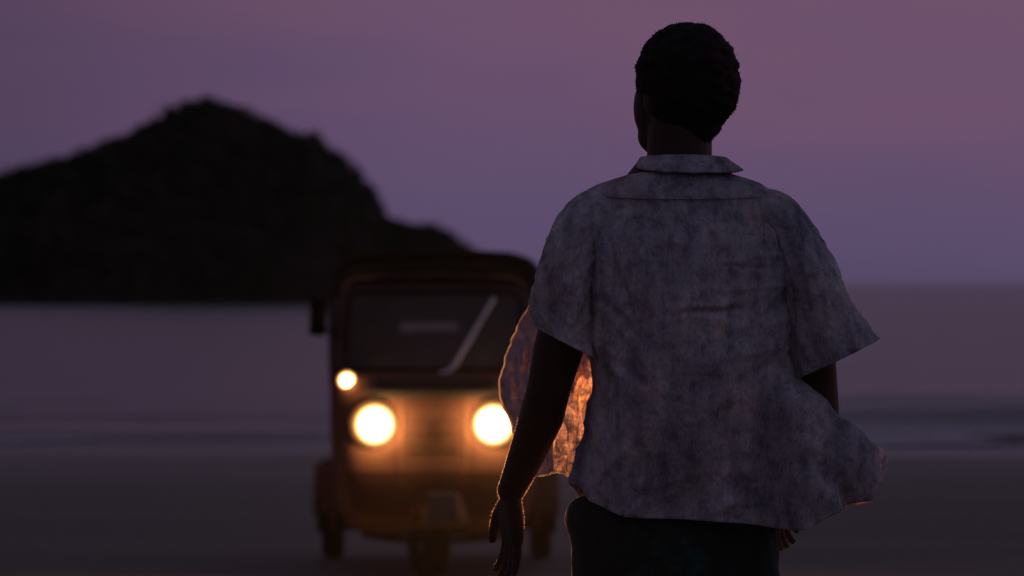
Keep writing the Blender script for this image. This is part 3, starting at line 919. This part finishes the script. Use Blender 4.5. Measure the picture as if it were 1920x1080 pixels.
# ------------------------------------------------------------------ the walking person
PB = Vector((0.31, 8.0, 0.335))
person = empty('person', PB, 'person seen from behind in loose faded short-sleeved shirt and dark green trousers, facing the rickshaw', 'person')
def pp(name, bm, mat, parent=None):
    return link_mesh(name, bm, mat, parent or person, True, PB)

def W(px, py, y=8.0):
    return Vector(((px - 960) * y / 8000, y, CAM_Z + (530 - py) * y / 8000))

yaw = radians(32)
F = Vector((-sin(yaw), cos(yaw), 0)); Rt = Vector((cos(yaw), sin(yaw), 0)); U = Vector((0, 0, 1))
HC = Vector((0.319, 8.02, 1.932))
HR = Matrix((Rt, F, U)).transposed()            # head local (right, forward, up) -> world
def H(r, f, u): return HC + HR @ Vector((r, f, u))

bm = bmesh.new()
# head
ellipsoid(bm, H(0, -0.012, 0.012), (0.084, 0.095, 0.096), HR)
ellipsoid(bm, H(0, 0.036, -0.036), (0.0755, 0.062, 0.088), HR)
ellipsoid(bm, H(0, 0.040, -0.088), (0.066, 0.050, 0.046), HR)
ellipsoid(bm, H(0, 0.054, -0.100), (0.048, 0.036, 0.034), HR)          # chin
ellipsoid(bm, H(0, 0.078, 0.022), (0.050, 0.016, 0.014), HR)           # brow
tube(bm, [H(0, 0.086, 0.010), H(0, 0.104, -0.028)], [0.010, 0.014], 10)  # nose
for s in (-1, 1):
    ellipsoid(bm, H(s * 0.013, 0.094, -0.034), (0.010, 0.012, 0.009), HR, 2)
    ellipsoid(bm, H(s * 0.040, 0.066, -0.028), (0.020, 0.020, 0.020), HR, 2)  # cheek
    ellipsoid(bm, H(s * 0.078, -0.010, -0.022), (0.010, 0.020, 0.031), HR, 2)  # ear
ellipsoid(bm, H(0, 0.090, -0.062), (0.026, 0.010, 0.007), HR, 2)
ellipsoid(bm, H(0, 0.088, -0.074), (0.022, 0.010, 0.008), HR, 2)
# neck and trunk
tube(bm, [(0.318, 8.01, 1.90), (0.314, 8.0, 1.82), (0.314, 7.995, 1.74)], [0.060, 0.061, 0.063], 20)
tube(bm, [(0.315, 7.99, 1.72), (0.312, 8.0, 1.58), (0.31, 8.0, 1.44), (0.308, 8.0, 1.30), (0.306, 8.0, 1.19)], [0.10, 0.122, 0.114, 0.108, 0.108], 24, flat=(1.18, 0.80))
tube(bm, [(0.165, 8.0, 1.660), (0.315, 7.995, 1.700), (0.470, 8.0, 1.660)], [0.044, 0.050, 0.044], 16)
# left arm (image left)
LA = [(0.155, 8.0, 1.655), (0.112, 7.985, 1.53), (0.086, 7.98, 1.44), (0.070, 7.99, 1.372), (0.056, 8.02, 1.315), (0.029, 8.06, 1.245), (-0.002, 8.105, 1.172)]
tube(bm, LA, [0.052, 0.049, 0.047, 0.041, 0.042, 0.035, 0.026], 20)
RA = [(0.475, 8.0, 1.655), (0.535, 7.985, 1.53), (0.563, 7.99, 1.42), (0.575, 8.005, 1.33), (0.573, 8.06, 1.280), (0.560, 8.12, 1.240), (0.545, 8.185, 1.195)]
tube(bm, RA, [0.052, 0.049, 0.044, 0.039, 0.040, 0.034, 0.026], 20)
# legs
for hx, kx, ky, ax, ay, az in ((0.215, 0.205, 8.09, 0.20, 8.20, 0.435), (0.400, 0.405, 8.02, 0.40, 7.74, 0.47)):
    tube(bm, [(hx, 8.01, 1.12), (hx, 8.03, 1.0), (kx, ky, 0.83), (ax + (kx - ax) * 0.6, ay + (ky - ay) * 0.6, 0.70), (ax, ay, az)], [0.078, 0.074, 0.056, 0.054, 0.036], 18)
    tube(bm, [(ax, ay - 0.02, az - 0.045), (ax, ay + 0.06, az - 0.060), (ax, ay + 0.15, az - 0.075)], [0.034, 0.034, 0.022], 12, flat=(1.25, 0.8))
# hands
def hand(wr, d, side, curl, sgn):
    """wr wrist, d hand direction, side = towards the thumb"""
    d = Vector(d).normalized(); s = Vector(side); s = (s - d * s.dot(d)).normalized(); nrm = d.cross(s) * sgn
    wr = Vector(wr)
    for k in range(4):
        off = (k - 1.5) * 0.0185
        tube(bm, [wr + s * off * 0.5 + d * 0.005, wr + s * off * 0.9 + d * 0.050, wr + s * off + d * 0.086], [0.0165, 0.0165, 0.0135], 10)
        L = (0.062, 0.073, 0.079, 0.070)[k]
        base = wr + s * off + d * 0.088
        dirv = d.copy(); p = base; pts = [p]
        for q in range(3):
            ang = curl * (0.5 + 0.3 * q) + 0.05 * k
            dirv = (dirv * cos(ang * 0.6) + nrm * sin(ang * 0.6)).normalized()
            p = p + (dirv + s * (k - 1.5) * 0.075) * (L * (0.45, 0.32, 0.24)[q]); pts.append(p)
        tube(bm, pts, [0.0100, 0.0092, 0.0084, 0.0074], 10)
    tp0 = wr + s * 0.022 + d * 0.022
    tube(bm, [tp0, tp0 + s * 0.026 + d * 0.028 + nrm * 0.008, tp0 + s * 0.034 + d * 0.058 + nrm * 0.016, tp0 + s * 0.034 + d * 0.078 + nrm * 0.02], [0.0155, 0.0135, 0.0105, 0.0085], 10)
hand((-0.004, 8.108, 1.168), (0.05, 0.16, -1), (-0.35, 0.94, 0.1), 0.28, -1)
hand((0.542, 8.192, 1.190), (-0.22, 0.62, -0.75), (0.35, 0.75, 0.5), 0.60, 1)
o = pp('body', bm, M_skin)
bake(o, ('REMESH', dict(mode='VOXEL', voxel_size=0.0034)), ('SMOOTH', dict(factor=0.5, iterations=6)))
bm = bmesh.new()
rnd = random.Random(21)
cand = [v for v in o.data.vertices if v.co.x + PB.x < 0.075 and 1.10 < v.co.z + PB.z < 1.42]
for v in rnd.sample(cand, min(len(cand), 5000)):
    nn = v.normal
    g = (nn + Vector((rnd.gauss(0, .35), rnd.gauss(0, .35), rnd.gauss(-0.5, .35)))).normalized()
    w = g.cross(Vector((0, 1, 0)))
    if w.length < 0.05: continue
    w = w.normalized() * 0.00035
    L_ = rnd.uniform(0.0015, 0.0045)
    a = v.co - nn * 0.0004
    bm.faces.new((bm.verts.new(a - w), bm.verts.new(a + w), bm.verts.new(a + g * L_)))
ah = link_mesh('arm_rim_hair', bm, M_fuzz, person, False); ah['kind'] = 'stuff'  # hair added on the left forearm alone, to make a rim of light
for s in (-1, 1):
    bm = bmesh.new(); ellipsoid(bm, H(s * 0.031, 0.071, 0.004), (0.012, 0.012, 0.012), HR, 2)
    pp('eye', bm, M_eye)

# hair: dense close crop with a rough edge
bm = bmesh.new()
ellipsoid(bm, H(0, -0.018, 0.024), (0.0945, 0.104, 0.1005), HR, 4)
ellipsoid(bm, H(0, -0.030, 0.002), (0.0925, 0.092, 0.092), HR, 4)
ellipsoid(bm, H(0, -0.038, -0.020), (0.082, 0.066, 0.068), HR, 4)
ellipsoid(bm, H(0, -0.040, -0.066), (0.052, 0.044, 0.050), HR, 4)
o = pp('hair', bm, M_hair)
bake(o, ('REMESH', dict(mode='VOXEL', voxel_size=0.004)), ('SMOOTH', dict(factor=0.5, iterations=40)))
bm = bmesh.new(); bm.from_mesh(o.data)
kill = []
rnd = random.Random(9)
for v in bm.verts:
    w = v.co + PB - HC
    l = Vector((w.dot(Rt), w.dot(F), w.z))
    if l.y > 0.060 + 0.02 * sstep(0.05, 0.09, l.z) or (l.y > 0.022 and l.z < -0.012) or (l.y > -0.01 and l.z < -0.05): kill.append(v); continue
    d = 0.0045 * nz(v.co.x * 30, v.co.y * 55, v.co.z * 55) + 0.0022 * nz(v.co.x * 150, v.co.y * 150, v.co.z * 150)
    v.co += v.normal * d
bmesh.ops.delete(bm, geom=kill, context='VERTS')
for v in rnd.sample(list(bm.verts), 1800):
    nn = (v.normal + Vector((rnd.gauss(0, .5), rnd.gauss(0, .5), rnd.gauss(0, .5)))).normalized()
    a = nn.orthogonal().normalized() * 0.0012; b2 = nn.cross(a)
    tip = bm.verts.new(v.co + nn * rnd.uniform(0.002, 0.0045))
    q = [bm.verts.new(v.co + a), bm.verts.new(v.co - a * 0.5 + b2), bm.verts.new(v.co - a * 0.5 - b2)]
    for k in range(3): bm.faces.new((q[k], q[(k + 1) % 3], tip))
bm.to_mesh(o.data); bm.free()

# trousers
bm = bmesh.new()
tube(bm, [(0.306, 8.0, 1.21), (0.306, 8.0, 1.155), (0.306, 8.0, 1.08)], [0.115, 0.146, 0.165], 28, flat=(1.20, 0.60))
for hx, kx, ky, ax, ay, az in ((0.212, 0.205, 8.09, 0.20, 8.20, 0.455), (0.405, 0.405, 8.02, 0.40, 7.76, 0.49)):
    tube(bm, [(hx, 8.015, 1.06), (hx, 8.02, 0.98), (kx, ky, 0.83), (ax + (kx - ax) * 0.5, ay + (ky - ay) * 0.5, 0.66), (ax, ay, az)], [0.102, 0.099, 0.085, 0.078, 0.070], 20)
ellipsoid(bm, (0.142, 8.02, 1.120), (0.042, 0.070, 0.050))
o = pp('trousers', bm, M_trousers)
bake(o, ('REMESH', dict(mode='VOXEL', voxel_size=0.006)), ('SMOOTH', dict(factor=0.5, iterations=6)))
for v in o.data.vertices:
    c0 = v.co + PB
    v.co += v.normal * (0.006 * nz(c0.x * 14, c0.y * 14, c0.z * 9) + 0.003 * nz(c0.x * 45, c0.y * 45, c0.z * 30))
for ax, ay, az in ((0.20, 8.20, 0.435), (0.40, 7.74, 0.47)):
    bm = bmesh.new()
    tube(bm, [(ax, ay - 0.05, az - 0.088), (ax, ay + 0.05, az - 0.092), (ax, ay + 0.17, az - 0.094)], [0.040, 0.046, 0.040], 14, flat=(1, 0.22), up=(0, 0, 1))
    pp('sandal', bm, M_leather)

# shirt: v from neck to hem, u once round (0 = right side, 0.25 = front, 0.5 = left side, 0.75 = back)
TR = [  # eff z : xl, xr, yfront, yback
    (1.120, (0.112, 0.665, 8.140, 7.884)), (1.20, (0.124, 0.700, 8.140, 7.872)), (1.25, (0.134, 0.655, 8.140, 7.864)), (1.30, (0.141, 0.604, 8.140, 7.860)),
    (1.38, (0.149, 0.552, 8.135, 7.850)), (1.42, (0.149, 0.533, 8.13, 7.844)), (1.47, (0.147, 0.522, 8.130, 7.841)), (1.56, (0.139, 0.520, 8.125, 7.846)), (1.64, (0.126, 0.521, 8.105, 7.862)),
    (1.690, (0.120, 0.516, 8.085, 7.886)), (1.720, (0.128, 0.508, 8.070, 7.898)), (1.736, (0.140, 0.492, 8.062, 7.904)), (1.748, (0.160, 0.470, 8.056, 7.910)), (1.758, (0.186, 0.446, 8.05, 7.915)), (1.769, (0.220, 0.412, 8.05, 7.922)), (1.782, (0.252, 0.380, 8.05, 7.935))]
HEM = [(0.08, (1.190,)), (0.115, (1.186,)), (0.145, (1.158,)), (0.21, (1.134,)), (0.30, (1.130,)), (0.42, (1.122,)), (0.51, (1.113,)), (0.548, (1.115,)), (0.585, (1.142,)), (0.64, (1.158,)), (0.72, (1.170,))]
# creases seen on the back: start x, z, end x, z, depth, width
CREASES = [(0.488, 1.715, 0.515, 1.655, -0.014, 0.006), (0.502, 1.700, 0.516, 1.640, -0.014, 0.006), (0.462, 1.668, 0.470, 1.610, -0.010, 0.008), (0.470, 1.690, 0.486, 1.600, 0.010, 0.008),
           (0.31, 1.512, 0.425, 1.518, -0.008, 0.005), (0.32, 1.524, 0.42, 1.530, 0.006, 0.006), (0.37, 1.598, 0.49, 1.594, -0.005, 0.004), (0.348, 1.645, 0.360, 1.585, -0.007, 0.007),
           (0.44, 1.48, 0.42, 1.18, -0.008, 0.012), (0.22, 1.46, 0.245, 1.16, -0.009, 0.012), (0.54, 1.38, 0.52, 1.16, -0.012, 0.012), (0.255, 1.73, 0.262, 1.60, -0.006, 0.006), (0.275, 1.73, 0.285, 1.55, 0.006, 0.007),
           (0.175, 1.66, 0.20, 1.56, -0.009, 0.008), (0.165, 1.54, 0.235, 1.46, -0.009, 0.008), (0.16, 1.44, 0.26, 1.37, -0.008, 0.008), (0.50, 1.54, 0.40, 1.44, -0.008, 0.009), (0.505, 1.46, 0.43, 1.36, -0.008, 0.009)]
ZT = 1.782
def torso(u, v):
    v2 = v ** 1.0
    z = ZT - v2 * (ZT - 1.12)
    xl, xr, yf, yb = cr(TR, z)
    t = 2 * pi * u
    body_r = 0.515
    xb = min(xr, 0.525)
    cx, a = (xl + xb) / 2, (xb - xl) / 2
    cy, b2 = (yf + yb) / 2, (yf - yb) / 2
    n_ = 2.35
    c_, s_ = cos(t), sin(t)
    x = cx + a * math.copysign(abs(c_) ** (2 / n_), c_)
    y = cy + b2 * math.copysign(abs(s_) ** (2 / n_), s_)
    if c_ > 0: x += (xr - xb) * sstep(0.35, 1.0, (x - cx) / a)
    # the blown-out right side thins to a flap
    ex = max(0.0, x - 0.515) / 0.14
    if ex > 0: y = cy + (y - cy) * max(0.16, 1 - 1.0 * ex) + 0.03 * ex * ex
    y -= 0.11 * sstep(0.44, 0.555, x) * sstep(1.43, 1.35, z)          # the wind lifts it out behind the arm
    zh = cr(HEM, x)[0] - (0.004 * sstep(0.0, 0.4, s_))
    zz = ZT - v2 * (ZT - zh)
    p = Vector((x, y, zz))
    # folds
    lo = v2
    out_ = Vector((c_ / max(a, .05), s_ / max(b2, .05), 0)).normalized()
    d = 0.0
    d += (0.007 + 0.015 * lo) * nz(x * 15 + 3 * lo, zz * 2.2, 1.3 + (5 if s_ > 0 else 0))
    d += 0.010 * nz(x * 9, zz * 7, 4.4)
    d += 0.0055 * nz(x * 28, zz * 9, 7.7)
    q = nz((x - zz * 0.8) * 22, (x + zz) * 5, 2.0)                                  # diagonal drags from the right armpit
    d += 0.014 * q * exp(-((x - 0.47) / 0.08) ** 2) * sstep(1.72, 1.62, zz) * sstep(1.25, 1.45, zz)
    d += 0.013 * nz((x + zz * 0.6) * 22, (x - zz) * 5, 3.0) * exp(-((x - 0.17) / 0.06) ** 2) * sstep(1.72, 1.62, zz)
    f = sstep(0.44, 0.62, x) * sstep(1.40, 1.20, zz)                                # ripples fanning into the flap
    d += 0.009 * f * sin((zz * 0.75 + x * 0.66) * 62 + 2.5 * nz(x * 8, zz * 8))
    ysm = 1.733 - 0.012 * (1 - ((x - 0.31) / 0.2) ** 2)
    if s_ < 0: d += 0.0045 * sstep(ysm - 0.004, ysm + 0.001, zz) * sstep(1.78, 1.75, zz) * exp(-((x - 0.315) / 0.165) ** 6)  # yoke seam
    if s_ < 0: d += 0.0035 * exp(-((zz - (1.518 - 0.006 * sin(x * 30))) / 0.006) ** 2) * sstep(0.27, 0.30, x) * sstep(0.41, 0.37, x)  # crease
    if s_ < 0: d += 0.009 * exp(-((x - 0.315 - 0.012 * nz(zz * 5, 1)) / 0.012) ** 2) * sstep(1.74, 1.70, zz) * sstep(1.3, 1.6, zz)   # box pleat
    if s_ < 0:
        for (ax, az, bx, bz, dp, wd) in CREASES:
            ex_, ez = bx - ax, bz - az
            tt = max(0.0, min(1.0, ((x - ax) * ex_ + (zz - az) * ez) / (ex_ * ex_ + ez * ez)))
            dd_ = (x - ax - ex_ * tt) ** 2 + (zz - az - ez * tt) ** 2
            if dd_ < wd * wd * 9: d += dp * exp(-dd_ / (wd * wd)) * (0.3 + 0.7 * sin(pi * min(0.97, max(0.03, tt))))
    rg = max(0.0, 1 - 3.2 * abs(nz(x * 11 + 1.5 * nz(zz * 6, x * 3), zz * 3.6, 9.1)))
    d += (0.004 + 0.004 * lo) * rg ** 2
    rg = max(0.0, 1 - 3.6 * abs(nz(x * 7 + zz * 4, zz * 13 - x * 6, 2.7)))
    d += 0.0045 * rg ** 2
    d *= 0.25 + 0.75 * sstep(0.0, 0.12, v2)
    return p + out_ * d
bm = bmesh.new()
U0, U1 = 0.30, 1.235            # open down the front
vsx = grid(bm, lambda u, v: torso(U0 + (U1 - U0) * u, v), 220, 180)
shirt = pp('shirt', bm, M_shirt); solidify(shirt, 0.0016)

def sleeve(rows, cutA, cutB, seed, nu=96, nv=80):
    """rows: s -> (cx, cz, rx, ry, cy); the last ring lies in the line cutA-cutB"""
    bm = bmesh.new()
    def f(u, v):
        cx, cz, rx, ry, cy = cr(rows, v)
        cx2, cz2, *_ = cr(rows, min(1, v + 0.02)); cx1, cz1, *_ = cr(rows, max(0, v - 0.02))
        d = Vector((cx2 - cx1, 0, cz2 - cz1)).normalized()
        hv_ = Vector((cutB[0] - cutA[0], 0, cutB[1] - cutA[1])).normalized()
        perp = Vector((-d.z, 0, d.x))
        if perp.dot(hv_) < 0: perp = -perp
        ax = perp.lerp(hv_, sstep(0.35, 1.0, v)).normalized()
        t = 2 * pi * u
        p = Vector((cx, cy, cz)) + ax * (rx * cos(t)) + Vector((0, 1, 0)) * (ry * sin(t))
        out_ = (ax * cos(t) / rx + Vector((0, 1, 0)) * sin(t) / ry).normalized()
        k = sin(t) * 1.2 + cos(t)
        e = 0.009 * nz(cos(t) * 2.2 + seed, sin(t) * 2.2, v * 1.6 + seed) * (0.3 + v)
        e += 0.006 * nz(cos(t) * 4 + v * 3, sin(t) * 4, v * 3.0 + seed) * (0.3 + v) + 0.003 * nz(cos(t) * 8, sin(t) * 8 + seed, v * 9)
        rg = max(0.0, 1 - 3.2 * abs(nz(cos(t) * 2.6 + 2 * v, sin(t) * 2.6 + seed, v * 2.2)))
        e += 0.007 * rg ** 2 * (0.4 + v)
        e *= sstep(0.05, 0.35, v)
        return p + out_ * e
    grid(bm, f, nu, nv, wrap=True)
    o = pp('sleeve', bm, M_shirt, shirt); solidify(o, 0.0016)
    return o
sleeve([(0, (0.190, 1.708, 0.036, 0.062, 7.980)), (0.15, (0.153, 1.688, 0.053, 0.078, 7.976)), (0.35, (0.119, 1.630, 0.055, 0.076, 7.974)), (0.6, (0.100, 1.550, 0.057, 0.074, 7.97)), (0.8, (0.093, 1.496, 0.057, 0.072, 7.975)), (1, (0.104, 1.452, 0.055, 0.076, 7.97))],
       (0.050, 1.477), (0.156, 1.423), 3.1)
sleeve([(0, (0.448, 1.708, 0.036, 0.062, 7.980)), (0.15, (0.484, 1.688, 0.053, 0.078, 7.976)), (0.35, (0.521, 1.632, 0.055, 0.076, 7.972)), (0.6, (0.553, 1.550, 0.063, 0.080, 7.965)), (0.8, (0.576, 1.488, 0.072, 0.084, 7.962)), (1, (0.604, 1.424, 0.082, 0.086, 7.955))],
       (0.535, 1.395), (0.676, 1.462), 8.4)

# collar: folded band standing at the neck and lying over the shoulders
bm = bmesh.new()
def collar(u, v):
    a = radians(-215 + 250 * u)          # open at the front
    cx, cy = 0.317 + 0.008 * max(0, v - 0.35), 7.994
    side = abs(cos(a)) ** 2
    if v < 0.35:
        q = v / 0.35
        r = 0.0635 + 0.003 * q; z = 1.765 + 0.038 * q
    else:
        q = (v - 0.35) / 0.65
        r = 0.0665 + (0.022 + 0.016 * max(0, cos(a)) + 0.012 * max(0, -sin(a))) * q ** 0.75; z = 1.803 + 0.003 * sin(pi * min(1, q * 2.5)) - (0.016 + 0.016 * max(0, -sin(a)) ** 1.5 + 0.006 * max(0, cos(a))) * q ** 1.5
        z += 0.004 * nz(a * 2.2, q * 2, 3) * q
        r += 0.003 * nz(a * 3, q * 1.5, 8) * q
    z -= 0.003 * side
    return Vector((cx + r * 1.04 * cos(a), cy + r * 0.95 * sin(a), z))
grid(bm, collar, 80, 22)
o = pp('collar', bm, M_shirt, shirt); solidify(o, 0.0028)

# left front panel blowing out past the arm
S0 = [(0, (1130, 560, 8.08)), (0.3, (1122, 665, 8.09)), (0.65, (1112, 800, 8.10)), (1, (1084, 912, 8.06))]
S1 = [(0, (1010, 548, 8.22)), (0.15, (975, 605, 8.33)), (0.38, (947, 675, 8.44)), (0.54, (938, 735, 8.46)), (0.68, (955, 785, 8.42)), (0.85, (972, 842, 8.33)), (1, (986, 886, 8.24))]
def panel(s, v):
    a = Vector(cr(S0, v)); b2 = Vector(cr(S1, v))
    p = a.lerp(b2, s)
    # hem dips and lifts
    p.y += v ** 4 * (-12 * sin(pi * s) - 8 * sin(2 * pi * s))
    dep = a.z + (b2.z - a.z) * (0.35 * s + 0.65 * s ** 2.4)
    dep += 0.022 * nz(s * 4, v * 3, 2.2) + 0.014 * nz(s * 9 + v * 3, v * 5, 5.5) + 0.012 * sin(s * 14 + v * 5) * v * s
    rg = max(0.0, 1 - 3.0 * abs(nz(s * 6 + v * 2, v * 5 - s * 2, 3.3)))
    dep += 0.020 * rg ** 2 + 0.006 * nz(s * 22, v * 26, 1.5)
    p.x += (4 * nz(v * 9, s * 2, 1) + 2.5 * nz(v * 26, s * 3, 4)) * s
    p.y += 3 * nz(s * 11, 2.2, 1) * v ** 4
    return W(p.x, p.y, dep)
bm = bmesh.new()
grid(bm, panel, 80, 110)
fp = pp('front_panel', bm, M_shirt, shirt)
bm = bmesh.new()
edge = [panel(1, k / 80) for k in range(81)] + [panel(1 - k / 50, 1) for k in range(1, 51)]
tube(bm, edge, [0.0025] * len(edge), 6)
pp('hem', bm, M_edge, shirt)  # edge tube drawn as a bright rim line
# added cloth layers that dim the glow: along the free edge and at the top
bm = bmesh.new()
grid(bm, lambda u, v: panel(0.47 + 0.52 * u, 0.005 + 0.985 * v) + Vector((0, -0.004, 0)), 40, 100)
pp('dimming_layer', bm, M_dimmer, shirt)
bm = bmesh.new()
def fold(u, v):
    v1 = 0.43 + 0.08 * nz(u * 5, 0.3, 6) + 0.10 * u
    return panel(0.01 + 0.60 * u, v * v1) + Vector((0, 0.012 + 0.006 * nz(u * 6, v * 4), 0))
grid(bm, fold, 40, 40)
pp('upper_dimming_layer', bm, M_shirt, shirt)  # added second layer, blocks the lamp light through the panel's top
# pale translucent tubes drawn as lamp-lit wrinkles beside the free edge
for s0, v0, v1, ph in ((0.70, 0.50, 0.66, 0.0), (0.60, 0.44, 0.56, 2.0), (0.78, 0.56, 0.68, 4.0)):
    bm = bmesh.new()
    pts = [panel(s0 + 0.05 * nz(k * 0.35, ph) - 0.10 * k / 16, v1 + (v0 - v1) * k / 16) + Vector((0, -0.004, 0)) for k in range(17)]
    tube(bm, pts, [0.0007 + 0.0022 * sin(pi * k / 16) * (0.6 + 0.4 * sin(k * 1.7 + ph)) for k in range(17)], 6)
    pp('wrinkle_glint', bm, M_edge, shirt)
# yoke seam across the back
bm = bmesh.new()
pts = []
for k in range(61):
    u = 0.565 + 0.37 * k / 60
    lo_, hi_ = 0.02, 0.20
    for _ in range(14):
        mid = (lo_ + hi_) / 2
        if torso(u, mid).z > 1.731 - 0.010 * (1 - ((k - 30) / 30) ** 2): lo_ = mid
        else: hi_ = mid
    q = torso(u, lo_); pts.append(q + Vector((0, -0.0012, 0)))
tube(bm, pts, [0.0010] * 61, 6)
pp('yoke_seam', bm, M_seam, shirt)
